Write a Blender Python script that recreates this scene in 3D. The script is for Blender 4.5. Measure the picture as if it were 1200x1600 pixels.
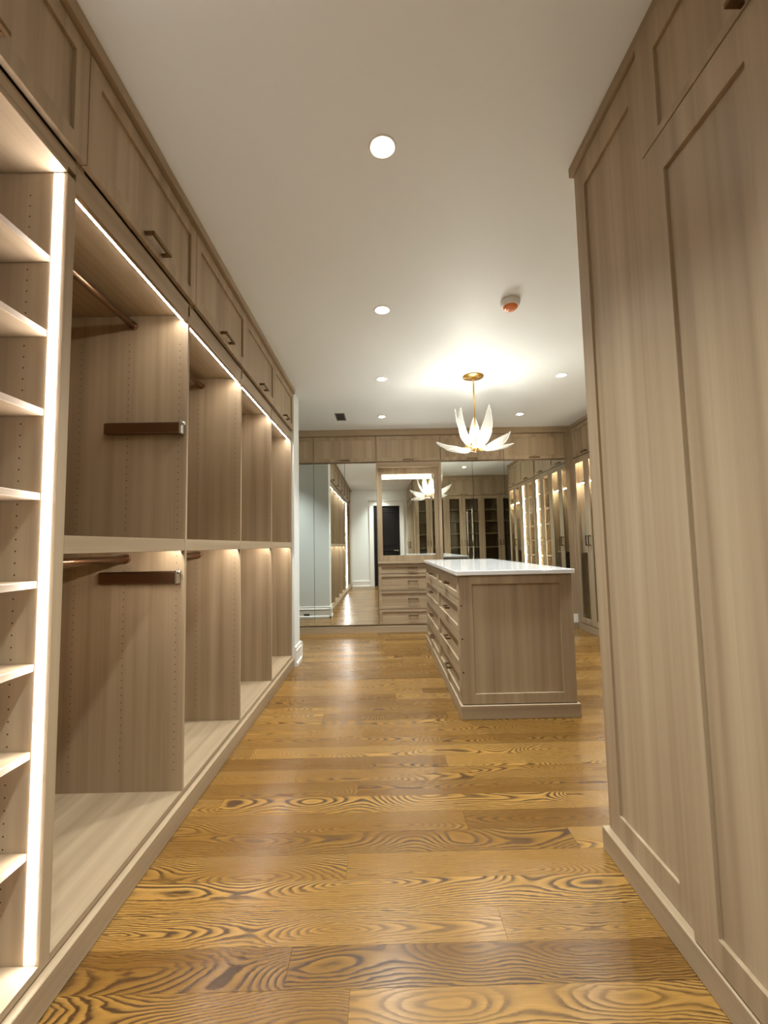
import bpy, bmesh, math, random
from mathutils import Vector, Matrix

# ------------------------------------------------------------------ scene reset
for o in list(bpy.data.objects):
    bpy.data.objects.remove(o, do_unlink=True)
scene = bpy.context.scene
COL = scene.collection
random.seed(7)

# ------------------------------------------------------------------ camera
CAM_H = 1.157
cam_data = bpy.data.cameras.new('camera')
cam_data.sensor_fit = 'VERTICAL'
cam_data.sensor_height = 24.0
cam_data.lens = 24.0 * 688.3 / 1600.0
cam_data.clip_start = 0.02
cam = bpy.data.objects.new('camera', cam_data)
COL.objects.link(cam)
cam.location = (0, 0, CAM_H)
cam.rotation_euler = (Matrix.Rotation(math.radians(-0.356), 3, 'Z')
                      @ Matrix.Rotation(math.radians(90 + 4.308), 3, 'X')
                      @ Matrix.Rotation(math.radians(-1.138), 3, 'Z')).to_euler()
scene.camera = cam

# ------------------------------------------------------------------ world, exposure
world = bpy.data.worlds.new('world')
scene.world = world
world.use_nodes = True
world.node_tree.nodes['Background'].inputs[0].default_value = (1.0, 0.9, 0.75, 1)
world.node_tree.nodes['Background'].inputs[1].default_value = 0.05
vs = scene.view_settings
vs.view_transform = 'Standard'
vs.look = 'None'
vs.gamma = 1.0
vs.use_curve_mapping = False
vs.exposure = 1.6
scene.cycles.max_bounces = 12
scene.cycles.diffuse_bounces = 5
scene.cycles.glossy_bounces = 6
scene.cycles.transparent_max_bounces = 24
scene.cycles.transmission_bounces = 6
scene.cycles.sample_clamp_indirect = 6.0
scene.cycles.caustics_reflective = False
scene.cycles.caustics_refractive = False

# light levels
P_DOWN = 62.0          # watts of each recessed downlight
P_BULB = 1.3          # watts of each chandelier bulb
E_LED_V = 15.0         # vertical led strips
E_LED_H = 34.0
C_DOWN = (0.93, 1.0, 1.0)
C_BULB = (1.0, 0.98, 0.88)

# ------------------------------------------------------------------ measures (metres)
H = 2.74
XL = -0.89             # front of the hanging bays on the left
XLB = -1.50            # back of the left run
XR = 0.838             # left face of the tall block on the right
YF = 5.951             # mirrors on the far wall
XE = 2.612             # glass cabinets on the far right
YB = -0.66             # wall behind the camera
Y0, W = 1.241, 0.781   # first hanging bay and bay pitch
YE = Y0 + 4 * W

# ------------------------------------------------------------------ materials
def new_mat(name):
    m = bpy.data.materials.new(name)
    m.use_nodes = True
    nt = m.node_tree
    b = nt.nodes['Principled BSDF']
    return m, nt, b

def setp(b, **kw):
    for k, v in kw.items():
        b.inputs[k.replace('_', ' ')].default_value = v

def plain(name, col, rough=0.5, metal=0.0, **kw):
    m, nt, b = new_mat(name)
    b.inputs['Base Color'].default_value = (*col, 1)
    b.inputs['Roughness'].default_value = rough
    b.inputs['Metallic'].default_value = metal
    setp(b, **kw)
    return m

def N(nt, t, **kw):
    n = nt.nodes.new(t)
    for k, v in kw.items():
        setattr(n, k, v)
    return n

def mth(nt, op, a, b=None, c=None):
    n = nt.nodes.new('ShaderNodeMath'); n.operation = op
    for i, v in enumerate((a, b, c)):
        if v is None: continue
        if isinstance(v, (int, float)): n.inputs[i].default_value = v
        else: nt.links.new(v, n.inputs[i])
    return n.outputs[0]

def ramp(nt, fac, stops):
    r = nt.nodes.new('ShaderNodeValToRGB')
    el = r.color_ramp.elements
    while len(el) < len(stops): el.new(0.5)
    for e, (p, c) in zip(el, stops):
        e.position = p; e.color = (*c, 1)
    nt.links.new(fac, r.inputs[0])
    return r.outputs[0]

def wood(name, axis):
    """pale taupe wood-grain laminate; the grain runs along one axis"""
    m, nt, b = new_mat(name)
    L = nt.links
    tc = N(nt, 'ShaderNodeTexCoord')
    oi = N(nt, 'ShaderNodeObjectInfo')
    add = N(nt, 'ShaderNodeVectorMath', operation='ADD')
    sc = N(nt, 'ShaderNodeVectorMath', operation='SCALE')
    comb = N(nt, 'ShaderNodeCombineXYZ')
    for i in range(3): L.new(oi.outputs['Random'], comb.inputs[i])
    L.new(comb.outputs[0], sc.inputs[0]); sc.inputs['Scale'].default_value = 37.0
    L.new(tc.outputs['Object'], add.inputs[0]); L.new(sc.outputs[0], add.inputs[1])
    def noise(across, along, detail, rough=0.55):
        mp = N(nt, 'ShaderNodeMapping')
        s = [across] * 3; s['XYZ'.index(axis)] = along
        mp.inputs['Scale'].default_value = s
        L.new(add.outputs[0], mp.inputs[0])
        n = N(nt, 'ShaderNodeTexNoise')
        n.inputs['Scale'].default_value = 1.0
        n.inputs['Detail'].default_value = detail
        n.inputs['Roughness'].default_value = rough
        L.new(mp.outputs[0], n.inputs['Vector'])
        return n.outputs['Fac']
    broad = noise(13.0, 0.30, 2.0)
    mid = noise(34.0, 0.55, 2.0)
    fine = noise(260.0, 3.0, 2.0, 0.7)
    v = mth(nt, 'ADD', mth(nt, 'MULTIPLY', broad, 0.62), mth(nt, 'MULTIPLY', mid, 0.30))
    v = mth(nt, 'ADD', v, mth(nt, 'MULTIPLY', fine, 0.12))
    col = ramp(nt, v, [(0.34, (0.255, 0.180, 0.106)), (0.52, (0.345, 0.254, 0.156)), (0.72, (0.425, 0.326, 0.208))])
    L.new(col, b.inputs['Base Color'])
    b.inputs['Roughness'].default_value = 0.46
    b.inputs['Specular IOR Level'].default_value = 0.35
    bump = N(nt, 'ShaderNodeBump'); bump.inputs['Strength'].default_value = 0.06
    bump.inputs['Distance'].default_value = 0.002
    L.new(fine, bump.inputs['Height']); L.new(bump.outputs[0], b.inputs['Normal'])
    return m

WZ = wood('taupe_laminate_upright_grain', 'Z')
WX = wood('taupe_laminate_cross_grain', 'X')
WY = wood('taupe_laminate_long_grain', 'Y')

def oak():
    """stained oak boards with cathedral grain: growth rings cut by the board"""
    m, nt, b = new_mat('stained_oak')
    L = nt.links
    tc = N(nt, 'ShaderNodeTexCoord'); oi = N(nt, 'ShaderNodeObjectInfo')
    sep = N(nt, 'ShaderNodeSeparateXYZ'); L.new(tc.outputs['Object'], sep.inputs[0])
    rnd = oi.outputs['Random']
    r2 = mth(nt, 'FRACT', mth(nt, 'MULTIPLY', rnd, 17.31))
    r3 = mth(nt, 'FRACT', mth(nt, 'MULTIPLY', rnd, 91.7))
    r4 = mth(nt, 'FRACT', mth(nt, 'MULTIPLY', rnd, 353.3))
    def noise3(sx, sy, detail, rough=0.5, dim='Fac'):
        cb = N(nt, 'ShaderNodeCombineXYZ')
        L.new(mth(nt, 'MULTIPLY', sep.outputs[0], sx), cb.inputs[0])
        L.new(mth(nt, 'MULTIPLY', sep.outputs[1], sy), cb.inputs[1])
        L.new(mth(nt, 'MULTIPLY', rnd, 400.0), cb.inputs[2])
        n = N(nt, 'ShaderNodeTexNoise')
        n.inputs['Scale'].default_value = 1.0
        n.inputs['Detail'].default_value = detail
        n.inputs['Roughness'].default_value = rough
        L.new(cb.outputs[0], n.inputs['Vector'])
        return n.outputs['Fac']
    warp = noise3(1.7, 3.2, 1.2)
    warp2 = noise3(13.0, 55.0, 2.5)
    # height of the cut above the pith wanders along the board
    zc = mth(nt, 'ADD', mth(nt, 'MULTIPLY', mth(nt, 'SUBTRACT', warp, 0.5), 0.30),
             mth(nt, 'MULTIPLY', sep.outputs[0], mth(nt, 'SUBTRACT', mth(nt, 'MULTIPLY', r3, 0.10), 0.05)))
    zc = mth(nt, 'ADD', zc, mth(nt, 'ADD', mth(nt, 'MULTIPLY', r4, 0.08), 0.01))
    yc = mth(nt, 'ADD', sep.outputs[1], mth(nt, 'MULTIPLY', mth(nt, 'SUBTRACT', r2, 0.5), 0.11))
    yc = mth(nt, 'ADD', yc, mth(nt, 'MULTIPLY', mth(nt, 'SUBTRACT', warp2, 0.5), 0.019))
    rad = mth(nt, 'SQRT', mth(nt, 'ADD', mth(nt, 'MULTIPLY', yc, yc), mth(nt, 'MULTIPLY', zc, zc)))
    ring = mth(nt, 'FRACT', mth(nt, 'MULTIPLY', rad, mth(nt, 'ADD', mth(nt, 'MULTIPLY', r2, 70.0), 105.0)))
    fine = noise3(9.0, 380.0, 2.0, 0.65)
    patch = noise3(1.3, 9.0, 2.0)
    # early-wood pores: dark line at one side of each ring, broken by fibres
    line = ramp(nt, ring, [(0.0, (1, 1, 1)), (0.16, (0.9, 0.9, 0.9)), (0.36, (0.30, 0.30, 0.30)), (0.70, (0.0, 0.0, 0.0)), (0.86, (0.1, 0.1, 0.1)), (1.0, (1.0, 1.0, 1.0))])
    dark = mth(nt, 'MULTIPLY', line, mth(nt, 'ADD', mth(nt, 'MULTIPLY', fine, 1.3), 0.25))
    dark = mth(nt, 'MULTIPLY', dark, mth(nt, 'ADD', mth(nt, 'MULTIPLY', mth(nt, 'SUBTRACT', patch, 0.22), 2.2), 0.12))
    tone = mth(nt, 'ADD', mth(nt, 'MULTIPLY', rnd, 0.55), mth(nt, 'MULTIPLY', mth(nt, 'SUBTRACT', patch, 0.5), 1.0))
    tone = mth(nt, 'ADD', tone, mth(nt, 'ADD', mth(nt, 'MULTIPLY', mth(nt, 'SUBTRACT', fine, 0.5), 0.55), 0.20))
    base = ramp(nt, tone, [(0.0, (0.115, 0.050, 0.009)), (0.45, (0.235, 0.118, 0.025)), (1.0, (0.38, 0.210, 0.056))])
    mix = N(nt, 'ShaderNodeMix', data_type='RGBA')
    L.new(mth(nt, 'MINIMUM', mth(nt, 'MULTIPLY', dark, 1.25), 0.92), mix.inputs['Factor'])
    L.new(base, mix.inputs['A']); mix.inputs['B'].default_value = (0.030, 0.011, 0.003, 1)
    L.new(mix.outputs['Result'], b.inputs['Base Color'])
    rg = mth(nt, 'ADD', mth(nt, 'MULTIPLY', dark, 0.10), 0.22)
    L.new(rg, b.inputs['Roughness'])
    b.inputs['Specular IOR Level'].default_value = 0.42
    bump = N(nt, 'ShaderNodeBump'); bump.inputs['Strength'].default_value = 0.05
    bump.inputs['Distance'].default_value = 0.0015; bump.invert = True
    wav = noise3(7.0, 16.0, 1.0)
    L.new(mth(nt, 'ADD', dark, mth(nt, 'MULTIPLY', wav, 0.8)), bump.inputs['Height'])
    L.new(bump.outputs[0], b.inputs['Normal'])
    return m
OAK = oak()

def paint(name, col, rough=0.6, scale=60.0, strength=0.03):
    m, nt, b = new_mat(name)
    b.inputs['Base Color'].default_value = (*col, 1)
    b.inputs['Roughness'].default_value = rough
    tc = N(nt, 'ShaderNodeTexCoord'); n = N(nt, 'ShaderNodeTexNoise')
    n.inputs['Scale'].default_value = scale
    nt.links.new(tc.outputs['Object'], n.inputs['Vector'])
    bump = N(nt, 'ShaderNodeBump'); bump.inputs['Strength'].default_value = strength
    bump.inputs['Distance'].default_value = 0.003
    nt.links.new(n.outputs['Fac'], bump.inputs['Height']); nt.links.new(bump.outputs[0], b.inputs['Normal'])
    return m

CEIL = paint('ceiling_paint', (0.81, 0.835, 0.825), 0.55)
WALL = paint('pale_wall_paint', (0.78, 0.80, 0.76), 0.6)
TRIMW = paint('white_trim_paint', (0.78, 0.76, 0.70), 0.35, 30.0, 0.01)
QUARTZ = paint('white_quartz', (0.80, 0.79, 0.76), 0.07, 8.0, 0.0)
BRONZE = plain('antique_bronze', (0.17, 0.105, 0.05), 0.38, 1.0)
RODM = plain('champagne_rod_metal', (0.42, 0.27, 0.17), 0.28, 1.0)
VALETM = plain('dark_bronze_sleeve', (0.20, 0.115, 0.065), 0.30, 1.0)
GOLD = plain('brushed_gold', (0.72, 0.45, 0.13), 0.28, 1.0)
CHROME = plain('satin_nickel', (0.62, 0.60, 0.56), 0.25, 1.0)
MIRROR = plain('mirror_silver', (0.86, 0.90, 0.86), 0.0, 1.0)
DARKHOLE = plain('dark_hole', (0.045, 0.028, 0.018), 0.8)
GAPM = plain('dark_brown_matte', (0.05, 0.035, 0.022), 0.8)  # matte dark brown of the mirror door bodies and the low outlet
DOORM = plain('espresso_door_paint', (0.008, 0.006, 0.005), 0.5, 0.0, Specular_IOR_Level=0.2)
PLASTIC = plain('white_plastic', (0.78, 0.76, 0.70), 0.4)
ORANGE = plain('orange_plastic', (0.75, 0.20, 0.03), 0.35)
GRILLE = plain('grey_painted_metal', (0.22, 0.20, 0.18), 0.5)
DARKVOID = plain('duct_darkness', (0.03, 0.028, 0.025), 0.9)

def emit(name, col, strength):
    m = bpy.data.materials.new(name); m.use_nodes = True
    nt = m.node_tree; nt.nodes.clear()
    e = N(nt, 'ShaderNodeEmission'); o = N(nt, 'ShaderNodeOutputMaterial')
    e.inputs[0].default_value = (*col, 1); e.inputs[1].default_value = strength
    nt.links.new(e.outputs[0], o.inputs[0])
    return m
LEDV = emit('led_diffuser_bright', (1.0, 0.95, 0.95), E_LED_V)
LEDH = emit('led_diffuser_thin', (1.0, 0.95, 0.89), E_LED_H)
LEDC = emit('led_diffuser_cabinet', (1.0, 0.92, 0.80), 38.0)
LEDM = emit('led_diffuser_vanity', (1.0, 0.94, 0.84), 6.0)
LENS = emit('downlight_lens', (1.0, 0.96, 0.90), 60.0)
BULB = emit('bulb_glow', (1.0, 0.86, 0.62), 30.0)

def glass_sheet():
    m = bpy.data.materials.new('clear_pane'); m.use_nodes = True
    nt = m.node_tree; nt.nodes.clear()
    o = N(nt, 'ShaderNodeOutputMaterial'); t = N(nt, 'ShaderNodeBsdfTransparent')
    g = N(nt, 'ShaderNodeBsdfGlossy'); mx = N(nt, 'ShaderNodeMixShader')
    t.inputs[0].default_value = (0.90, 0.90, 0.86, 1); g.inputs['Roughness'].default_value = 0.0
    gm = N(nt, 'ShaderNodeNewGeometry'); dp = N(nt, 'ShaderNodeVectorMath', operation='DOT_PRODUCT')
    nt.links.new(gm.outputs['Incoming'], dp.inputs[0]); nt.links.new(gm.outputs['Normal'], dp.inputs[1])
    gr = mth(nt, 'POWER', mth(nt, 'SUBTRACT', 1.0, mth(nt, 'ABSOLUTE', dp.outputs['Value'])), 5.0)
    nt.links.new(mth(nt, 'ADD', mth(nt, 'MULTIPLY', gr, 0.96), 0.04), mx.inputs[0])
    nt.links.new(t.outputs[0], mx.inputs[1]); nt.links.new(g.outputs[0], mx.inputs[2])
    nt.links.new(mx.outputs[0], o.inputs[0])
    return m
GLASS = glass_sheet()

def petal_glass():
    m = bpy.data.materials.new('frosted_petal_glass'); m.use_nodes = True
    nt = m.node_tree; nt.nodes.clear()
    o = N(nt, 'ShaderNodeOutputMaterial')
    tl = N(nt, 'ShaderNodeBsdfTranslucent'); d = N(nt, 'ShaderNodeBsdfDiffuse')
    tr = N(nt, 'ShaderNodeBsdfTransparent'); g = N(nt, 'ShaderNodeBsdfGlossy')
    tl.inputs[0].default_value = (0.72, 0.71, 0.66, 1); d.inputs[0].default_value = (0.75, 0.74, 0.69, 1)
    g.inputs['Roughness'].default_value = 0.15
    m1 = N(nt, 'ShaderNodeMixShader'); m1.inputs[0].default_value = 0.4
    m2 = N(nt, 'ShaderNodeMixShader'); m2.inputs[0].default_value = 0.28
    m3 = N(nt, 'ShaderNodeMixShader'); m3.inputs[0].default_value = 0.08
    nt.links.new(tl.outputs[0], m1.inputs[1]); nt.links.new(d.outputs[0], m1.inputs[2])
    nt.links.new(tr.outputs[0], m2.inputs[1]); nt.links.new(m1.outputs[0], m2.inputs[2])
    nt.links.new(m2.outputs[0], m3.inputs[1]); nt.links.new(g.outputs[0], m3.inputs[2])
    nt.links.new(m3.outputs[0], o.inputs[0])
    return m
PETAL = petal_glass()
PETALRIM = plain('petal_rim_glass', (0.95, 0.92, 0.82), 0.2, 0.0, Transmission_Weight=0.3)

# ------------------------------------------------------------------ builders
class MB:
    """collects boxes, bars, tubes; build() links them as ONE mesh object"""
    def __init__(s): s.bm = bmesh.new()
    def hexa(s, p):                     # p: 8 points, bottom ring then top ring
        v = [s.bm.verts.new(q) for q in p]
        for f in ((0, 3, 2, 1), (4, 5, 6, 7), (0, 1, 5, 4), (1, 2, 6, 5), (2, 3, 7, 6), (3, 0, 4, 7)):
            s.bm.faces.new([v[i] for i in f])
    def box(s, x0, x1, y0, y1, z0, z1):
        x0, x1 = min(x0, x1), max(x0, x1); y0, y1 = min(y0, y1), max(y0, y1); z0, z1 = min(z0, z1), max(z0, z1)
        s.hexa([(x0, y0, z0), (x1, y0, z0), (x1, y1, z0), (x0, y1, z0), (x0, y0, z1), (x1, y0, z1), (x1, y1, z1), (x0, y1, z1)])
        return s
    def bar(s, a, b, r, n=12, r2=None, cap=True):   # round bar from a to b
        a, b = Vector(a), Vector(b); d = (b - a).normalized()
        up = Vector((0, 0, 1)) if abs(d.z) < .9 else Vector((1, 0, 0))
        e1 = d.cross(up).normalized(); e2 = d.cross(e1)
        r2 = r if r2 is None else r2
        A = [s.bm.verts.new(a + (e1 * math.cos(t) + e2 * math.sin(t)) * r) for t in [2 * math.pi * i / n for i in range(n)]]
        Bv = [s.bm.verts.new(b + (e1 * math.cos(t) + e2 * math.sin(t)) * r2) for t in [2 * math.pi * i / n for i in range(n)]]
        for i in range(n):
            f = s.bm.faces.new((A[i], A[(i + 1) % n], Bv[(i + 1) % n], Bv[i])); f.smooth = True
        if cap:
            s.bm.faces.new(A[::-1]); s.bm.faces.new(Bv)
        return s
    def lathe(s, c, prof, n=28):        # prof: (radius, z) from the top down
        c = Vector(c); rings = []
        for r, z in prof:
            if r < 1e-5: rings.append([s.bm.verts.new(c + Vector((0, 0, z)))])
            else: rings.append([s.bm.verts.new(c + Vector((r * math.cos(2 * math.pi * i / n), r * math.sin(2 * math.pi * i / n), z))) for i in range(n)])
        for R, S in zip(rings, rings[1:]):
            for i in range(n):
                j = (i + 1) % n
                if len(R) == 1 and len(S) == 1: continue
                if len(R) == 1: f = s.bm.faces.new((R[0], S[i], S[j]))
                elif len(S) == 1: f = s.bm.faces.new((R[i], S[0], R[j]))
                else: f = s.bm.faces.new((R[i], S[i], S[j], R[j]))
                f.smooth = True
        return s
    def prof(s, pts, axis, a, b, place):   # 2-D outline swept along an axis; place(p, t) -> point
        A = [s.bm.verts.new(place(p, a)) for p in pts]; Bv = [s.bm.verts.new(place(p, b)) for p in pts]
        n = len(pts)
        for i in range(n): s.bm.faces.new((A[i], A[(i + 1) % n], Bv[(i + 1) % n], Bv[i]))
        s.bm.faces.new(A[::-1]); s.bm.faces.new(Bv)
        return s
    def build(s, name, mat, parent=None, bevel=0.0, loc=None):
        bm = s.bm
        bmesh.ops.recalc_face_normals(bm, faces=bm.faces)
        if bevel > 0:
            ed = [e for e in bm.edges if len(e.link_faces) == 2 and e.calc_face_angle(0) > 0.6]
            bmesh.ops.bevel(bm, geom=ed, offset=bevel, segments=1, affect='EDGES', profile=0.5)
        me = bpy.data.meshes.new(name); bm.to_mesh(me); bm.free()
        me.materials.append(mat)
        o = bpy.data.objects.new(name, me); COL.objects.link(o)
        if parent is not None: o.parent = parent
        if loc is not None: o.location = loc
        return o

def tag(o, label=None, cat=None, group=None, kind=None):
    if label: o['label'] = label
    if cat: o['category'] = cat
    if group: o['group'] = group
    if kind: o['kind'] = kind
    return o

def thing(name, label, cat, loc=(0, 0, 0), group=None):
    o = bpy.data.objects.new(name, None); COL.objects.link(o)
    o.location = loc; o.empty_display_size = 0.1
    return tag(o, label, cat, group)

def kids(o): return [c for c in bpy.data.objects if c.parent == o]

def dup(root, loc, label, skip=()):
    r = root.copy(); COL.objects.link(r); r.location = loc; r['label'] = label
    for ch in kids(root):
        if ch.name.split('.')[0] in skip: continue
        c = ch.copy(); COL.objects.link(c); c.parent = r
        for g in kids(ch):
            d = g.copy(); COL.objects.link(d); d.parent = c
    return r

# axis frames: (u along the front, n outward, z up) -> local xyz
FR = {'+X': lambda u, n, z: (n, u, z), '-X': lambda u, n, z: (-n, u, z),
      '+Y': lambda u, n, z: (u, n, z), '-Y': lambda u, n, z: (u, -n, z)}

def fbox(mb, fr, u0, u1, n0, n1, z0, z1):
    a = FR[fr](u0, n0, z0); b = FR[fr](u1, n1, z1)
    return mb.box(a[0], b[0], a[1], b[1], a[2], b[2])

def ring(mb, fr, u0, u1, z0, z1, n0, n1, f, fb=None, ft=None):
    """one-piece rectangular frame, f wide"""
    fb = f if fb is None else fb; ft = f if ft is None else ft
    P = FR[fr]; bm = mb.bm
    out = [(u0, z0), (u1, z0), (u1, z1), (u0, z1)]
    inn = [(u0 + f, z0 + fb), (u1 - f, z0 + fb), (u1 - f, z1 - ft), (u0 + f, z1 - ft)]
    V = {}
    for k, pts in (('o', out), ('i', inn)):
        for n, tagn in ((n0, 'b'), (n1, 't')):
            V[k + tagn] = [bm.verts.new(P(u, n, z)) for u, z in pts]
    for i in range(4):
        j = (i + 1) % 4
        bm.faces.new((V['ot'][i], V['ot'][j], V['it'][j], V['it'][i]))
        bm.faces.new((V['ob'][i], V['ib'][i], V['ib'][j], V['ob'][j]))
        bm.faces.new((V['ot'][i], V['ob'][i], V['ob'][j], V['ot'][j]))
        bm.faces.new((V['it'][i], V['it'][j], V['ib'][j], V['ib'][i]))
    return mb

def pull(parent, fr, uc, zc, n0, length=0.14, horiz=True, mat=None):
    """square bar pull on two posts"""
    mb = MB(); h = length / 2; t = 0.0065
    if horiz:
        fbox(mb, fr, uc - h, uc + h, n0 + 0.026, n0 + 0.038, zc - t, zc + t)
        for s in (-1, 1): fbox(mb, fr, uc + s * (h - .006) - .006, uc + s * (h - .006) + .006, n0, n0 + 0.026, zc - t, zc + t)
    else:
        fbox(mb, fr, uc - t, uc + t, n0 + 0.026, n0 + 0.038, zc - h, zc + h)
        for s in (-1, 1): fbox(mb, fr, uc - t, uc + t, n0, n0 + 0.026, zc + s * (h - .006) - .006, zc + s * (h - .006) + .006)
    return mb.build('handle', mat or BRONZE, parent, 0.001)

def shaker(parent, fr, u0, u1, z0, z1, name='door', f=0.06, mat=None, pmat=None, t=0.02, rec=0.011, n0=0.0, handle=None, fb=None, ft=None):
    """framed front: frame (part) with recessed panel and pull (sub-parts)"""
    g = 0.004 if fr == '-Y' else 0.0016
    mb = MB(); ring(mb, fr, u0 + g, u1 - g, z0 + g, z1 - g, n0, n0 + t, f, fb, ft)
    d = mb.build(name, mat or WZ, parent, 0.0012)
    mb = MB(); fbox(mb, fr, u0 + f - .004, u1 - f + .004, n0 + 0.001, n0 + t - rec, z0 + (fb or f) - .004, z1 - (ft or f) + .004)
    mb.build('panel', pmat or mat or WZ, d)
    if handle:
        uc, zc, ln, hz, nn = handle
        pull(d, fr, uc, zc, n0 + nn, ln, hz)
    return d

def struct(o): o['kind'] = 'structure'; return o

# ------------------------------------------------------------------ room shell
XW = -3.0; XRW = 3.235; YFW = 6.56
struct(MB().box(XW - .1, XRW + .1, YB - .1, YFW + .1, H, H + 0.1).build('ceiling', CEIL))
struct(MB().box(XW - .1, XW, YB - .1, YFW, 0, H).build('wall_left', WALL))
struct(MB().box(XRW, XRW + .1, YB - .1, YFW, 0, H).build('wall_right', WALL))
struct(MB().box(XW - .1, XRW + .1, YFW, YFW + .1, 0, H).build('wall_far', WALL))
# back wall with a door opening
DX0, DX1, DZ = -0.225, 0.605, 2.29
mb = MB()
mb.box(XW, DX0, YB - .12, YB, 0, H); mb.box(DX1, XRW, YB - .12, YB, 0, H); mb.box(DX0, DX1, YB - .12, YB, DZ, H)
struct(mb.build('wall_back', WALL))
# wall stub that closes the left run, seen in the mirrors
YS = 4.64
struct(MB().box(XW, -0.868, YE + 0.012, YS, 0, H).build('wall_return', WALL))

BASE_PROF = [(0, 0), (.028, 0), (.028, .028), (.020, .036), (.016, .040), (.016, .128), (.020, .134), (.020, .146), (.012, .156), (.012, .176), (.006, .186), (0, .186)]
def baseboard(name, path, side):
    """profiled skirting along (axis, fixed, a, b): side = outward sign"""
    mb = MB()
    for ax, fx, a, b in path:
        if ax == 'x': mb.prof(BASE_PROF, 'x', a, b, lambda p, t: (t, fx + side * p[0], p[1]))
        else: mb.prof(BASE_PROF, 'y', a, b, lambda p, t: (fx + side * p[0], t, p[1]))
    return struct(mb.build(name, TRIMW))
baseboard('baseboard_return', [('x', YS, XW, -0.84), ('y', -0.868, YE + .012, YS + .028)], 1)
baseboard('baseboard_back', [('x', YB, -0.85, DX0 - .125), ('x', YB, DX1 + .125, 0.83)], 1)

# door in the back wall (seen in the mirrors)
d = struct(MB().box(DX0 + .004, DX1 - .004, YB - .055, YB - .012, 0.006, DZ - .004).build('door_1', DOORM, None, 0.002))
for z0, z1 in ((0.22, 1.02), (1.16, 2.12)):
    mb = MB(); ring(mb, '+Y', DX0 + .12, DX1 - .12, z0, z1, YB - .013, YB - .004, 0.03)
    mb.build('moulding', DOORM, d, 0.002)
mb = MB().bar((DX1 - .08, YB - .012, 1.0), (DX1 - .08, YB - .004, 1.0), 0.027).bar((DX1 - .08, YB - .004, 1.0), (DX1 - .08, YB + .045, 1.0), 0.009)
mb.bar((DX1 - .08, YB + .045, 1.0), (DX1 - .20, YB + .048, 1.0), 0.009)
mb.build('handle', CHROME, d)
mb = MB()
for x0, x1 in ((DX0 - .125, DX0), (DX1, DX1 + .125)):
    mb.box(x0, x1, YB, YB + .02, 0, DZ); e = x0 if x0 < 0 else x1 - .03
    mb.box(e, e + .03, YB + .02, YB + .032, 0, DZ)
mb.box(DX0 - .125, DX1 + .125, YB, YB + .022, DZ, DZ + .13)
mb.box(DX0 - .145, DX1 + .145, YB, YB + .045, DZ + .13, DZ + .165)
struct(mb.build('trim_door', TRIMW, None, 0.002))
sw = thing('light_switch', 'white light switch on the back wall beside the dark door, seen in a mirror', 'switch', (0.775, YB, 1.25))
MB().box(-.037, .037, 0, .006, -.06, .06).build('cover_plate', PLASTIC, sw, 0.002)
MB().box(-.016, .016, .006, .011, -.033, .033).build('rocker', PLASTIC, sw, 0.001)

# floor: sub-floor with single oak boards
fl = struct(MB().box(XW - .1, XRW + .1, YB - .1, YFW + .1, -0.12, -0.012).build('floor', OAK))
rnd = random.Random(21)
BW = 0.127; y = YB; row = 0
edge_x1 = XE + .05
while y < YF - 0.01:
    ya, yb = y, y + BW
    xa, xb = (-0.90, 0.86) if yb < 1.80 else ((-0.90, 2.70) if yb < YE else (-2.98, 2.70))
    if ya > 1.74 and yb < 2.97: xb = 3.2
    x = xa - rnd.uniform(0.0, 1.2); first = True
    while x < xb:
        L_ = rnd.uniform(0.75, 2.1)
        p, q = max(x, xa), min(x + L_, xb)
        if q - p > 0.02:
            cx, cy = (p + q) / 2, (ya + yb) / 2
            hl, hw = (q - p) / 2 - .0001, BW / 2 - .0001
            e = 0.0003
            mb = MB(); bm = mb.bm
            lo = [bm.verts.new(v) for v in ((-hl, -hw, -.012), (hl, -hw, -.012), (hl, hw, -.012), (-hl, hw, -.012))]
            md = [bm.verts.new(v) for v in ((-hl, -hw, -.0006), (hl, -hw, -.0006), (hl, hw, -.0006), (-hl, hw, -.0006))]
            tp = [bm.verts.new(v) for v in ((-hl + e, -hw + e, 0), (hl - e, -hw + e, 0), (hl - e, hw - e, 0), (-hl + e, hw - e, 0))]
            bm.faces.new(tp); bm.faces.new(lo[::-1])
            for i in range(4):
                j = (i + 1) % 4
                bm.faces.new((lo[i], lo[j], md[j], md[i])); bm.faces.new((md[i], md[j], tp[j], tp[i]))
            mb.build('plank', OAK, fl, 0, (cx, cy, 0))
        x += L_
    y = yb; row += 1

# ------------------------------------------------------------------ left run
T = 0.019
ZB, ZV, ZT = 0.110, 2.222, 2.254     # deck top, valance bottom, bay ceiling
DEPTH = XL - XLB
def holes(mb, yface, side, cols, z0, z1):
    """shelf-pin holes as small dark discs let into a side panel"""
    z = z0
    while z < z1:
        for x in cols:
            c = Vector((x, yface + side * 0.0004, z))
            vs_ = [mb.bm.verts.new(c + Vector((math.cos(a) * .0026, 0, math.sin(a) * .0026))) for a in [math.pi / 3 * i for i in range(6)]]
            mb.bm.faces.new(vs_)
        z += 0.032

def led_strip(parent, x0, x1, y0, y1, z0, z1, mat, label=None):
    return MB().box(x0, x1, y0, y1, z0, z1).build('led_strip', mat, parent)

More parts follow.
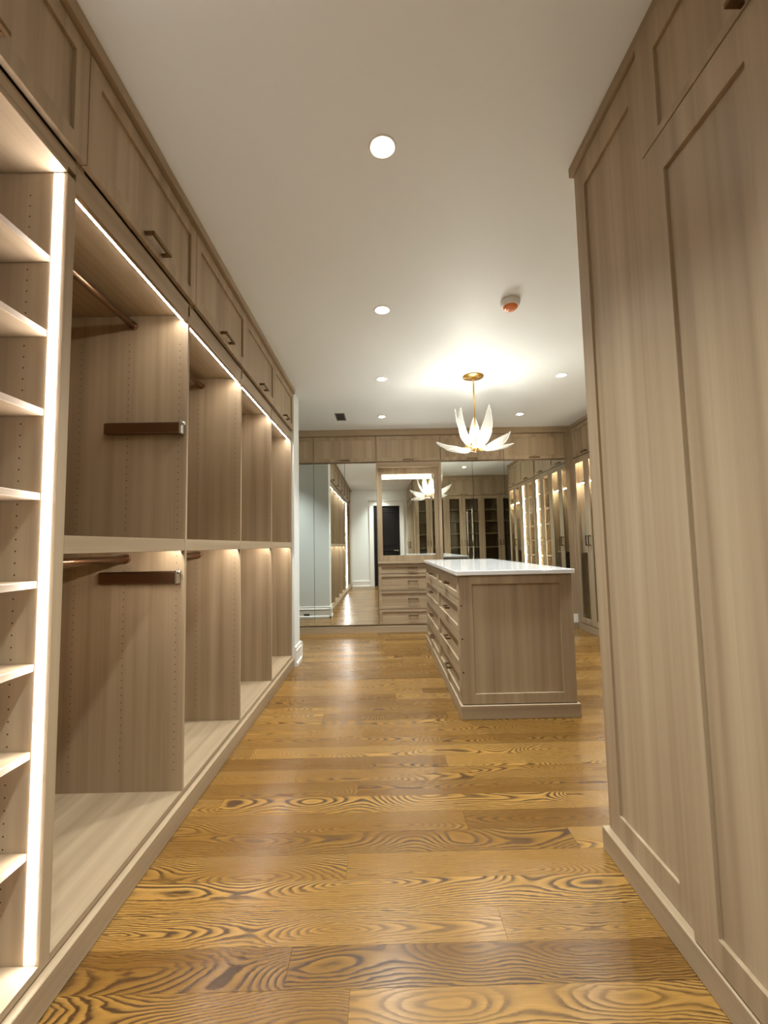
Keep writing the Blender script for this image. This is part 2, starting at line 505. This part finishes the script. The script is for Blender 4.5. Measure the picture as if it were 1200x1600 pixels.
# open shelf unit with vertical LED strips (local origin: front left foot, y along the run)
UW = 0.806
def shelf_unit(loc, label, leds=True):
    t = thing('open_shelf_unit', label, 'shelving', loc, 'open shelf units at the near end of the left wall')
    X0 = -DEPTH
    S = 0.036
    MB().box(X0, 0, 0, S, ZB - .02, ZT).build('side_panel', WZ, t, 0.001)
    MB().box(X0, 0, UW - S, UW, ZB - .02, ZT).build('side_panel', WZ, t, 0.001)
    MB().box(X0, X0 + .012, S, UW - S, ZB, ZT).build('back_panel', WZ, t)
    MB().box(X0, 0, S, UW - S, ZB - .02, ZB).build('deck', WY, t, 0.001)
    MB().box(X0, 0, S, UW - S, ZT, ZT + .02).build('top_panel', WY, t, 0.001)
    MB().box(-.018, -.001, .001, UW - .001, ZT + .0205, ZT + .050).build('top_rail', WY, t, .001)
    for z in (2.000, 1.780, 1.553, 1.318, 1.079, .860, .635, .383):
        MB().box(X0 + .012, -.042, S + .001, UW - S - .001, z - .019, z).build('shelf', WY, t, 0.0015)
    mb = MB()
    holes(mb, UW - S, -1, (-.105, -.36, -.56), .2, 2.2); holes(mb, S, 1, (-.105, -.36, -.56), .2, 2.2)
    h = mb.build('pin_holes', DARKHOLE, t); h['kind'] = 'stuff'
    if leds:
        MB().box(-.038, -.013, UW - S - .0015, UW - S - .0003, ZB + .004, ZT - .004).build('led_strip', LEDV, t)
        MB().box(-.038, -.013, S + .0003, S + .0015, ZB + .004, ZT - .004).build('led_strip', LEDV, t)
    return t
su = shelf_unit((XL, Y0 - UW, 0), 'open taupe shelf unit with a glowing vertical light strip, nearest on the left')
su2 = dup(su, (XL, Y0 - 2 * UW, 0), 'unlit open taupe shelf unit behind the lit one, seen only by reflection', skip=('led_strip',))
tag(MB().box(XL - .3, XL, YB + .002, Y0 - 2 * UW - .001, 0, H - .05).build('filler_panel', WZ), 'taupe filler panel closing the left run against the back wall', 'panel')

def rod_bar(parent, x, z, y0, y1):
    mb = MB().bar((x, y0 + .008, z), (x, y1 - .008, z), 0.0145, 16)
    o = mb.build('hanging_rod', RODM, parent)
    for a, b in ((y0, y0 + .010), (y1 - .010, y1)):
        MB().bar((x, a, z), (x, b, z), 0.021, 16).build('rod_flange', RODM, o)
    return o

def valet(parent, x0, x1, z, yface):
    """pull-out valet bar screwed to the side panel"""
    mb = MB().box(x0, x1 - .012, yface - .030, yface - .001, z - .026, z + .026)
    o = mb.build('valet_bar', VALETM, parent, 0.006)
    mb = MB()
    mb.box(x1 - .014, x1 - .004, yface - .040, yface - .001, z - .030, z + .030)
    mb.bar((x1 - .004, yface - .022, z + .02), (x1 + .006, yface - .022, z + .02), .009)
    mb.build('end_cap', CHROME, o, 0.002)
    return o

def hanging_bay(i, label):
    t = thing('hanging_bay', label, 'closet', (XL, Y0 + i * W, 0), 'double hanging bays along the left wall')
    X0 = -DEPTH; y1 = W - T
    MB().box(X0, 0, y1, W - .0005, ZB - .02, ZT).build('side_panel', WZ, t, 0.001)
    MB().box(X0, X0 + .012, 0, y1, ZB, ZT).build('back_panel', WZ, t)
    MB().box(X0, 0, 0, y1, ZB - .02, ZB).build('deck', WY, t, 0.001)
    MB().box(X0, -.019, 0, y1, ZT, ZT + .02).build('top_panel', WY, t)
    MB().box(-.018, -.001, 0.0005, y1 - .0005, ZV, ZV + .084).build('valance', WY, t, 0.001)
    m = MB().box(X0 + .012, -.02, .001, y1 - .001, 1.180, 1.200).build('middle_shelf', WY, t, 0.001)
    MB().box(-.020, -.001, .001, y1 - .001, 1.150, 1.202).build('shelf_valance', WY, m, 0.001)
    lp = MB().box(-.032, -.019, .004, y1 - .004, ZV + .0085, ZT - .0005).build('led_shield', CHROME, t)  # added housing, keeps the strip's light off the bay ceiling
    MB().box(-.031, -.020, .006, y1 - .006, ZV + .0065, ZV + .0084).build('led_strip', LEDH, lp)
    MB().box(-.036, -.024, .006, y1 - .006, 1.1765, 1.1795).build('led_strip', LEDH, t)
    rod_bar(t, -.255, 2.205, 0.001, y1 - .0005)
    rod_bar(t, -.265, 1.118, 0.001, y1 - .0005)
    mb = MB(); cols = (-.037, -.272, -.495)
    holes(mb, y1, -1, cols, .2, 1.13); holes(mb, y1, -1, cols, 1.25, 2.12)
    h = mb.build('pin_holes', DARKHOLE, t); h['kind'] = 'stuff'
    return t
hb = hanging_bay(0, 'taupe double hanging bay with two bronze valet bars, nearest the open shelf unit')
dup(hb, (XL, Y0 + W, 0), 'taupe double hanging bay, second from the open shelf unit')
dup(hb, (XL, Y0 + 2 * W, 0), 'taupe double hanging bay, third from the open shelf unit')
dup(hb, (XL, Y0 + 3 * W, 0), 'taupe double hanging bay at the far end beside the white wall edge')
valet(hb, -.368, -.006, 1.711, W - T)
valet(hb, -.374, -.014, 1.035, W - T)

# upper cabinets over the left run
ZU0, ZU1 = 2.318, 2.694
def upper_left(y0, y1, label):
    t = thing('upper_cabinet', label, 'cabinet', (XL, y0, 0), 'upper cabinets over the left run'); w = y1 - y0
    mb = MB(); X0 = -DEPTH
    mb.box(X0, -.020, .001, w - .001, ZT + .022, ZU0 - .006); mb.box(-.020, -.004, .001, w - .001, ZV + .085, ZU0 - .002); mb.box(X0, -.001, .001, w - .001, ZU1, H - .001)
    mb.box(X0, -.001, .001, .018, ZU0 - .006, ZU1); mb.box(X0, -.001, w - .018, w - .001, ZU0 - .006, ZU1); mb.box(X0, X0 + .012, .018, w - .018, ZU0 - .006, ZU1)
    mb.build('carcass', WY, t)
    shaker(t, '+X', 0.0, w, ZU0, ZU1, n0=0.0, f=0.058, handle=(w / 2, ZU0 + .030, 0.14, True, 0.020))
    return t
yu = [Y0 + .015 + k * W for k in range(-2, 5)]
yu[-1] = YE - .001; yu[0] = Y0 - 2 * W
names_u = ['over the unlit shelf unit at the near end', 'over the lit open shelf unit', 'over the bay with valet bars', 'over the second hanging bay', 'over the third hanging bay', 'over the farthest hanging bay']
for k in range(6):
    upper_left(yu[k], yu[k + 1], 'taupe upper cabinet with bronze pull ' + names_u[k])
# crown and plinth of the left run
struct(MB().box(XL - .05, XL + .040, YB + .002, YE + .002, ZU1 + .004, H).build('trim_left_crown', WY, None, 0.0015))
struct(MB().box(XL - .05, XL + .020, YB + .002, YE + .005, 0, 0.083).build('trim_left_plinth', WY, None, 0.0025))
struct(MB().box(XL - .07, XL - .003, YB + .002, YE, 0.083, ZB - .02).build('trim_left_riser', WY))

# ------------------------------------------------------------------ right block
XD = 0.818; YD1 = 1.262; DWD = 0.465
def tall_cabinet(y0, n, label):
    w = n * DWD
    t = thing('tall_cabinet', label, 'cabinet', (XD + .02, y0, 0), 'tall panelled cabinets on the right')
    MB().box(0.001, .60, .0005, w - .0005, 0.083, H - .001).build('carcass', WZ, t)
    for k in range(n):
        hu = (k + 1) * DWD - .046 if k % 2 == 0 else k * DWD + .046
        shaker(t, '-X', k * DWD, (k + 1) * DWD, .0845, 2.316, f=.092, fb=.0765, ft=.108, n0=0, handle=(hu, 1.15, .16, False, .02))
    shaker(t, '-X', 0, w, 2.318, 2.692, f=.082, fb=.026, ft=.10, n0=0, handle=(w / 2 + .014, 2.331, .15, True, .02))
    return t
tall_cabinet(YD1 - 2 * DWD, 2, 'tall taupe cabinet with framed doors, foreground right next to the end panel')
tall_cabinet(YD1 - 3 * DWD, 1, 'narrow single-door tall taupe cabinet closest to the back wall')

# glass-door bookcases facing the mirrors; the first carries the framed end panel
YK = 1.740
def glass_door(parent, fr, u0, u1, z0, z1, f=.072, handle=None, nb=0.0):
    d_ = None
    g = .0015
    mb = MB(); ring(mb, fr, u0 + g, u1 - g, z0 + g, z1 - g, nb, nb + .02, f)
    d_ = mb.build('glass_door', WZ, parent, .0012)
    P = FR[fr]
    mb = MB(); fbox(mb, fr, u0 + f - .003, u1 - f + .003, nb + .008, nb + .012, z0 + f - .003, z1 - f + .003)
    # a pane is one sheet: keep only the outer face so it is not shaded twice
    mb.build('pane', GLASS, d_)
    if handle: pull(d_, fr, handle[0], handle[1], nb + .02, .13, False)
    return d_
def bookcase(xs, label, end=False):
    x0, x1 = xs[0], xs[-1]; w = x1 - x0; D = .45
    t = thing('glass_bookcase', label, 'bookcase', (x0, YK - .02, 0), 'dark glass-door bookcases seen in the mirrors')
    mb = MB()
    a = .022 if end else .001
    for u in (a, w - .019): mb.box(u, u + .018, -D, -.001, .083, 2.26)
    for x in xs[1:-1]: mb.box(x - x0 - .009, x - x0 + .009, -D, -.003, .125, 2.24)
    mb.box(a, w - .001, -D, -D + .012, .083, 2.26); mb.box(a, w - .001, -D, -.001, .083, .12)
    mb.box(a, w - .001, -D, -.001, 2.24, 2.27)
    mb.box(a, w - .001, -D, -.001, 2.69, H - .001)
    mb.box(a, w - .001, -D, -.001, 2.28, 2.69)
    mb.build('carcass', WZ, t)
    for z in (1.95, 1.683, 1.395, 1.079, .76, .44):
        MB().box(a + .018, w - .020, -D + .012, -.03, z - .02, z).build('shelf', WX, t, .001)
    for k, (p, q) in enumerate(zip(xs, xs[1:])):
        hu = (q - p0 if False else 0)
        hside = (q - x0 - .036) if k % 2 == 0 else (p - x0 + .036)
        glass_door(t, '+Y', p - x0 + (.022 if end and k == 0 else 0), q - x0, .093, 2.265, handle=(hside, 1.18))
    shaker(t, '+Y', a, w, 2.275, 2.692, f=.06, handle=(w / 2, 2.30, .14, True, .02))
    mb = MB(); mb.box(a, w - .001, -.03, .022, 2.695, H); mb.build('crown', WX, t, .001)
    mb = MB(); mb.box(a, w - .001, -.03, .03, 0, .083); mb.build('plinth', WX, t, .001)
    if end:
        # framed end panel facing the aisle
        ep = MB(); ring(ep, '-X', YD1 + .003 - (YK - .02), .020, .083, 2.694, -.0215, 0.0, .078, fb=.083, ft=.108)
        e = ep.build('end_panel', WZ, t, .0012)
        MB().box(.010, .021, YD1 + .005 - (YK - .02), .005, .1, 2.68).build('panel', WZ, e)
    return t
bookcase([XR, 1.174, 1.51], 'glass-door bookcase whose framed taupe end panel faces the aisle', True)
bookcase([1.51, 1.88, 2.32], 'middle glass-door bookcase, seen in the mirrors')
bookcase([2.32, 2.76, 3.2], 'glass-door bookcase farthest from the aisle, seen in the mirrors')
# crown and plinth around the right block
mb = MB(); mb.box(.826, .90, YB + .002, YK + .020, 2.697, H)
struct(mb.build('trim_right_crown', WY, None, .0015))
mb = MB(); mb.box(.814, .90, YB + .002, YK + .012, 0, .082)
struct(mb.build('trim_right_plinth', WY, None, .0025))
tag(MB().box(XD + .004, .95, YB + .002, YD1 - 3 * DWD - .001, .084, 2.695).build('filler_panel', WZ), 'taupe filler panel closing the right block against the back wall', 'panel')

# ------------------------------------------------------------------ far wall
ZM0, ZM1, ZC = .107, 2.276, 2.655
def mirror_wardrobe(x0, xm, x1, label):
    t = thing('mirrored_wardrobe', label, 'wardrobe', (x0, YF, 0), 'wardrobes with mirror doors on the far wall'); w = x1 - x0
    mb = MB().box(.0005, w - .0005, .022, .58, .085, 2.29)
    mb.build('carcass', WZ, t)
    for a, b in ((0, xm - x0), (xm - x0, w)):
        d_ = MB().box(a + .002, b - .002, .006, .020, ZM0, ZM1).build('mirror_door', GAPM, t)
        MB().box(a + .0025, b - .0025, .0, .0058, ZM0 + .001, ZM1 - .001).build('mirror', MIRROR, d_)
    return t
xs_far = [-1.76, -.911, -.058, .825, 1.690, 2.530]
mirror_wardrobe(-1.76, -1.335, -.911, 'mirrored wardrobe half hidden behind the white wall edge')
mirror_wardrobe(-.911, -.489, -.058, 'mirrored wardrobe left of the vanity drawers')
mirror_wardrobe(.825, 1.256, 1.690, 'mirrored wardrobe right of the vanity, behind the chandelier')
mirror_wardrobe(1.690, 2.092, 2.530, 'mirrored wardrobe in the right corner of the far wall')
upl = ['over the half hidden mirror doors', 'over the mirror doors left of the vanity', 'over the vanity mirror', 'over the mirror doors behind the chandelier', 'over the mirror doors in the right corner']
for k, (a, b) in enumerate(zip(xs_far, xs_far[1:])):
    t = thing('upper_cabinet', 'taupe upper cabinet on the far wall ' + upl[k], 'cabinet', (a, YF, 0), 'upper cabinets along the far wall')
    w = b - a
    MB().box(.0005, w - .0005, .021, .58, 2.292, H - .002).build('carcass', WZ, t)
    shaker(t, '-Y', 0, w, 2.292, ZC - .002, f=.05, n0=-.020, rec=.006, handle=(w / 2, 2.315, .14, True, .02))
tag(MB().box(2.530, XE - .002, YF + .002, YF + .05, .085, ZC).build('filler_panel', WZ, None, .001), 'narrow taupe filler strip in the far right corner', 'panel')
struct(MB().box(-1.9, XE, YF - .024, YF + .06, ZC, H).build('trim_far_crown', WX, None, .0015))
struct(MB().box(-1.9, XE - .02, YF - .012, YF + .06, 0, .084).build('trim_far_plinth', WX, None, .0015))
struct(MB().box(-1.9, -1.761, YF, YF + .05, .085, ZC).build('trim_far_filler', WZ))

# vanity with mirror niche and drawers
VX0, VX1 = -.058, .825
t = thing('vanity_unit', 'taupe vanity with four drawers under a lit framed mirror', 'vanity', (VX0, YF, 0)); w = VX1 - VX0
mb = MB(); mb.box(.001, w - .001, .022, .58, .085, .905); mb.box(.001, w - .001, .13, .58, .906, 2.29)
mb.build('carcass', WZ, t)
MB().box(.001, .018, .0, .128, .936, 2.288).build('side_panel', WZ, t, .001)
MB().box(w - .040, w - .001, .0, .128, .936, 2.288).build('side_panel', WZ, t, .001)
MB().box(.018, w - .04, .0, .128, 2.215, 2.288).build('head_panel', WX, t, .001)
MB().box(.001, w - .001, -.012, .128, .906, .935).build('top', WX, t, .002)
zz = [.105, .302, .548, .770, .902]
for z0, z1 in zip(zz, zz[1:]):
    shaker(t, '-Y', 0.002, w - .002, z0, z1, name='drawer', f=.042, fb=.034, ft=.034, mat=WX, pmat=WX, n0=-.021, handle=(w / 2 + .02, (z0 + z1) / 2 + .015, .13, True, .012))
mb = MB(); ring(mb, '-Y', .019, w - .041, .938, 2.213, -.10, -.062, .052, fb=.078, ft=.085)
fr_ = mb.build('mirror_frame', WZ, t, .0015)
vm = MB().box(.068, w - .09, .074, .082, 1.01, 2.135).build('mirror', MIRROR, fr_)
vm.rotation_euler = (0, 0, math.radians(0.33))   # hung a hair out of true, as the reflections show
MB().box(.075, w - .13, .060, .0735, 2.066, 2.116).build('led_bar', LEDM, fr_)

# ------------------------------------------------------------------ glass cabinets on the right wall
GP = .735; GY1 = 5.905
def glass_cabinet(k, kind, label):
    y0 = GY1 - (k + 1) * GP
    t = thing('glass_cabinet', label, 'cabinet', (XE + .02, y0, 0), 'lit glass-door cabinets on the right wall'); w = GP; D = .585
    mb = MB()
    for v in (.0005, w - .019): mb.box(.001, D, v, v + .018, .086, 2.27)
    mb.box(D - .012, D, .02, w - .02, .1, 2.26); mb.box(.001, D, .02, w - .02, .086, .118); mb.box(.001, D, .02, w - .02, 2.24, 2.27)
    mb.box(.001, D, .0005, w - .0005, 2.275, H - .002)
    mb.build('carcass', WZ, t)
    for a, b, hs in ((0, w / 2, w / 2 - .034), (w / 2, w, w / 2 + .034)):
        glass_door(t, '-X', a, b, .093, 2.268, f=.068, handle=(hs, 1.165))
    shaker(t, '-X', 0, w, 2.276, 2.692, f=.055, handle=(w / 2, 2.302, .14, True, .02))
    if kind == 'hang':
        MB().box(.03, D - .012, .02, w - .02, 1.93, 1.95).build('shelf', WY, t, .001)
        MB().box(.03, D - .012, .02, w - .02, 1.0, 1.02).build('shelf', WY, t, .001)
        MB().bar((.29, .02, 1.60), (.29, w - .02, 1.60), .0145).build('hanging_rod', RODM, t)
        MB().bar((.29, .02, .78), (.29, w - .02, .78), .0145).build('hanging_rod', RODM, t)
        MB().box(.03, .045, .03, w - .03, 2.228, 2.238).build('led_strip', LEDC, t)
        MB().box(.035, .05, .03, w - .03, 1.918, 1.929).build('led_strip', LEDC, t)
    else:
        for z in (1.98, 1.72, 1.46, 1.2, .94, .68, .4):
            MB().box(.05, D - .012, .02, w - .02, z - .02, z).build('shelf', WY, t, .001)
        MB().box(.018, .036, .0188, .026, .13, 2.22).build('led_strip', LEDC, t)
        MB().box(.018, .036, w - .026, w - .0188, .13, 2.22).build('led_strip', LEDC, t)
    MB().box(-.034, .03, .0005, w - .0005, 2.697, H).build('crown', WY, t, .001)
    MB().box(-.025, .03, .0005, w - .0005, 0, .084).build('plinth', WY, t, .001)
    return t
glass_cabinet(0, 'hang', 'lit glass-door hanging cabinet in the far right corner')
glass_cabinet(1, 'shelf', 'glass-door shelf cabinet with vertical light strips beside the corner hanging cabinet')
glass_cabinet(2, 'shelf', 'glass-door shelf cabinet with vertical light strips, third from the corner, seen in the mirrors')
glass_cabinet(3, 'hang', 'lit glass-door hanging cabinet farthest from the mirrors, seen only by reflection')
yend = GY1 - 4 * GP
tag(MB().box(XE + .001, XE + .60, yend - .02, yend - .001, 0, H - .001).build('end_panel', WZ), 'plain taupe end panel closing the right wall cabinets', 'panel')

struct(MB().box(XE - .014, XE + .03, GY1 + .001, YF + .0015, 0, H - .001).build('trim_corner', WZ, None, .001))
# outlet beside the corner
ot = thing('wall_outlet', 'white wall outlet low on the corner filler strip behind the island', 'outlet', (2.575, YF + .002, .137))
MB().box(-.036, .036, -.007, -.0005, -.058, .058).build('cover_plate', PLASTIC, ot, .002)
for s in (-.02, .02): MB().box(-.014, .014, -.0095, -.007, s - .012, s + .012).build('socket', TRIMW, ot, .001)
# low outlet in the return wall baseboard
bo = thing('baseboard_outlet', 'dark low outlet set in the white baseboard, seen in the mirror', 'outlet', (-1.24, YS + .0165, .055))
MB().box(-.045, .045, 0, .003, -.016, .016).build('face_plate', GAPM, bo, .001)

# ------------------------------------------------------------------ island
IX0, IX1, IY0, IY1 = .512, 1.282, 3.0, 5.25
isl = thing('island', 'taupe dresser island with drawers on its long side in the middle', 'island', ((IX0 + IX1) / 2, (IY0 + IY1) / 2, 0))
ix, iy = (IX1 - IX0) / 2, (IY1 - IY0) / 2
MB().box(-ix + .022, ix - .001, -iy + .022, iy - .001, .0, .941).build('carcass', WZ, isl)
MB().box(-ix - .010, ix + .012, -iy - .014, iy + .010, 0, .090).build('plinth', WX, isl, .003)
ep = shaker(isl, '-Y', -ix, ix, .091, .941, name='end_panel', f=.086, fb=.066, ft=.056, n0=iy - .021, t=.021, rec=.012)
for z in (.30, .52, .74):
    MB().bar((-ix + .014, -iy - .0008, z), (-ix + .014, -iy + .004, z), .006, 8).build('screw_cap', DARKHOLE, ep)
rows = [.093, .300, .540, .773, .925]
half = iy
for a, b in ((-iy + .024, .002), (.002, iy - .002)):
    for z0, z1 in zip(rows, rows[1:]):
        shaker(isl, '-X', a, b, z0, z1, name='drawer', f=.062, fb=.050, ft=.050, mat=WY, pmat=WY, n0=ix - .021, t=.021, rec=.013, handle=((a + b) / 2, (z0 + z1) / 2 - .0, .14, True, .009))
MB().box(-ix + .001, -ix + .021, -iy + .001, iy - .001, .925, .941).build('top_rail', WY, isl)
ct = MB().box(-ix - .018, ix + .014, -iy - .014, iy + .012, 0, .031).build('countertop', QUARTZ, None, .003, ((IX0 + IX1) / 2, (IY0 + IY1) / 2, .942))
tag(ct, 'white polished stone countertop lying on the dresser island', 'countertop')

# ------------------------------------------------------------------ ceiling fittings
def downlight(x, y, label, power=P_DOWN):
    t = thing('recessed_downlight', label, 'downlight', (x, y, H), 'recessed downlights in the ceiling')
    MB().lathe((0, 0, 0), [(.028, -.0012), (.044, -.0012), (.047, -.0045), (.053, -.0050), (.056, -.0015), (.056, .0)], 36).build('trim_ring', PLASTIC, t)
    MB().lathe((0, 0, 0), [(0, -.0010), (.028, -.0010), (.028, -.0025), (.018, -.0045), (0, -.0055)], 24).build('lens', LENS, t)
    ld = bpy.data.lights.new('downlight_lamp', 'SPOT'); ld.energy = power; ld.color = C_DOWN
    ld.spot_size = math.radians(105); ld.spot_blend = 1.0; ld.shadow_soft_size = .045
    lo = bpy.data.objects.new('downlight_lamp', ld); COL.objects.link(lo); lo.parent = t; lo.location = (0, 0, -.025)
    return t
for (x, y, lab) in [
    (.033, -.30, 'recessed ceiling downlight nearest the back wall, seen only in the vanity mirror'),
    (.033, .42, 'recessed ceiling downlight above the camera, seen only in the vanity mirror'),
    (.033, 1.64, 'largest bright recessed downlight, nearest in the aisle row'),
    (.033, 2.86, 'second recessed downlight of the aisle row, level with the smoke detector'),
    (.027, 4.097, 'third recessed downlight of the aisle row, level with the chandelier'),
    (.033, 5.335, 'farthest recessed downlight of the aisle row, beside the ceiling vent'),
    (-1.67, 5.335, 'recessed downlight over the floor behind the white wall edge'),
    (1.737, 2.86, 'recessed downlight hidden by the tall block, seen in the far mirrors'),
    (1.740, 4.08, 'recessed downlight right of the chandelier'),
    (1.735, 5.332, 'farthest recessed downlight right of the chandelier, near the far corner')]:
    downlight(x, y, lab)

sd = thing('smoke_detector', 'white round smoke detector with an orange dust cap on the ceiling', 'detector', (.872, 2.775, H))
MB().lathe((0, 0, 0), [(0, 0), (.062, 0), (.064, -.012), (.058, -.034), (.050, -.040), (0, -.040)], 32).build('housing', PLASTIC, sd)
MB().lathe((0, 0, 0), [(.046, -.040), (.046, -.048), (.036, -.058), (.030, -.056), (.026, -.062), (.012, -.064), (0, -.064)], 32).build('dust_cap', ORANGE, sd)

vt = thing('ceiling_vent', 'small grey slatted air vent in the ceiling near the far wall', 'vent', (-.478, 5.31, H))
mb = MB(); 
for a, b, c, d_ in ((-.06, .06, -.15, -.135), (-.06, .06, .135, .15), (-.06, -.048, -.135, .135), (.048, .06, -.135, .135)): mb.box(a, b, c, d_, -.006, 0)
mb.build('frame', GRILLE, vt)
MB().box(-.05, .05, -.137, .137, -.0015, 0).build('backing', DARKVOID, vt)
for k in range(14):
    yy = -.125 + k * .0192
    MB().hexa  # slats are slightly tilted blades
    mb = MB(); mb.hexa([(-.048, yy - .006, -.0052), (.048, yy - .006, -.0052), (.048, yy + .006, -.0022), (-.048, yy + .006, -.0022),
                        (-.048, yy - .006, -.0042), (.048, yy - .006, -.0042), (.048, yy + .006, -.0016), (-.048, yy + .006, -.0016)])
    mb.build('slat', GRILLE, vt)

# chandelier: gold stem, hub and arms with glass petals
CX, CY = .897, 4.073
ch = thing('chandelier', 'gold chandelier with glowing glass leaves hanging over the island', 'chandelier', (CX, CY, 0))
MB().lathe((0, 0, 0), [(0, H), (.098, H), (.100, H - .006), (.096, H - .012), (.02, H - .020), (.0, H - .022)], 36).build('canopy', GOLD, ch)
MB().bar((0, 0, H - .018), (0, 0, 2.10), .0075, 12).build('stem', GOLD, ch)
MB().lathe((0, 0, 2.06), [(0, .062), (.014, .058), (.026, .040), (.030, .020), (.024, 0), (.034, -.012), (.030, -.026), (.012, -.036), (0, -.044)], 20).build('hub', GOLD, ch)

def petal(az, p0, p1, p2, width, roll=0.0, dz=0.0):
    """a pointed, cupped glass leaf: (r, z) of root, middle and tip"""
    ca, sa = math.cos(az), math.sin(az)
    rad = Vector((ca, sa, 0)); tan = Vector((-sa, ca, 0)); up = Vector((0, 0, 1))
    NU, NV = 14, 6
    def spine(s):
        r = (1 - s) ** 2 * p0[0] + 2 * s * (1 - s) * p1[0] + s * s * p2[0]
        z = (1 - s) ** 2 * p0[1] + 2 * s * (1 - s) * p1[1] + s * s * p2[1]
        return rad * r + up * z
    mb = MB(); bm = mb.bm; g = []; rimL, rimR = [], []
    for i in range(NU + 1):
        s = i / NU
        wd = width * (math.sin(math.pi * (s ** 0.80)) ** 0.8 * .94 + .06 * (1 - s)) + .001
        c = spine(s); dv = (spine(min(1, s + .02)) - spine(max(0, s - .02))).normalized()
        nrm = tan.cross(dv).normalized(); tt = (tan * math.cos(roll) + nrm * math.sin(roll)).normalized()
        nn = dv.cross(tt).normalized()
        rowv = []
        for j in range(NV + 1):
            v = j / NV * 2 - 1
            cup = (v * v) * wd * .16
            wave = .005 * math.sin(9 * s + 2.2 * v) * s
            rowv.append(c + tt * (v * wd) + nn * (-cup + wave))
        g.append(rowv)
    th = .002
    front = [[bm.verts.new(p) for p in r] for r in g]
    back = []
    for i, r in enumerate(g):
        rr = []
        for j, p in enumerate(r):
            a = g[min(i + 1, NU)][j] - g[max(i - 1, 0)][j]; b_ = r[min(j + 1, NV)] - r[max(j - 1, 0)]
            n_ = a.cross(b_)
            n_ = n_.normalized() if n_.length > 1e-9 else up
            rr.append(bm.verts.new(p + n_ * th))
        back.append(rr)
    for i in range(NU):
        for j in range(NV):
            f = bm.faces.new((front[i][j], front[i][j + 1], front[i + 1][j + 1], front[i + 1][j])); f.smooth = True
            f = bm.faces.new((back[i][j], back[i + 1][j], back[i + 1][j + 1], back[i][j + 1])); f.smooth = True
        for j in (0, NV):
            f = bm.faces.new((front[i][j], front[i + 1][j], back[i + 1][j], back[i][j]))
    for i in (0, NU):
        for j in range(NV): bm.faces.new((front[i][j], front[i][j + 1], back[i][j + 1], back[i][j]))
    o = mb.build('petal', PETAL, ch)
    # thick clear rim
    mb = MB()
    for j in (0, NV):
        for i in range(NU): mb.bar(g[i][j], g[i + 1][j], .0026, 6, cap=False)
    mb.build('petal_rim', PETALRIM, o)
    # gold arm from the hub to the root
    root = spine(0)
    mb = MB(); pr = None
    for i in range(7):
        s = i / 6
        q = rad * (.02 + (p0[0] - .02 + .03) * s) + up * (2.045 - .018 * math.sin(math.pi * s) + (p0[1] + .006 - 2.045) * s * s)
        if pr is not None: mb.bar(pr, q, .004, 8)
        pr = q
    mb.build('arm', GOLD, ch)
    return o
for k, (azd, tr, tz, rl) in enumerate(((164, .365, 2.135, .65), (212, .365, 2.000, .6), (268, .310, 2.035, .0), (332, .350, 2.050, -.5), (14, .370, 2.220, -.7), (95, .330, 2.120, .0))):
    petal(math.radians(azd), (.070, 2.036), (.215, 2.012 + .35 * (tz - 2.03)), (tr, tz), .058, rl)
for k, (azd, tr, tz, rl) in enumerate(((205, .215, 2.395, .55), (122, .185, 2.485, .0), (38, .225, 2.510, -.45), (78, .140, 2.390, -.2))):
    petal(math.radians(azd), (.028, 2.062), (.195, 2.19), (tr, tz), .056, rl)
for k in range(6):
    a = math.radians((180, 232, 310, 0, 55, 125)[k])
    c = Vector((math.cos(a) * .085, math.sin(a) * .085, 2.095))
    MB().lathe(c, [(0, .040), (.010, .036), (.013, .018), (.010, 0), (0, -.002)], 14).build('bulb', BULB, ch)
    MB().bar(c + Vector((0, 0, -.04)), c + Vector((0, 0, -.002)), .009, 10).build('lamp_socket', GOLD, ch)
    ld = bpy.data.lights.new('bulb_lamp', 'POINT'); ld.energy = P_BULB; ld.color = C_BULB; ld.shadow_soft_size = .014
    lo = bpy.data.objects.new('bulb_lamp', ld); COL.objects.link(lo); lo.parent = ch; lo.location = c + Vector((0, 0, .056))
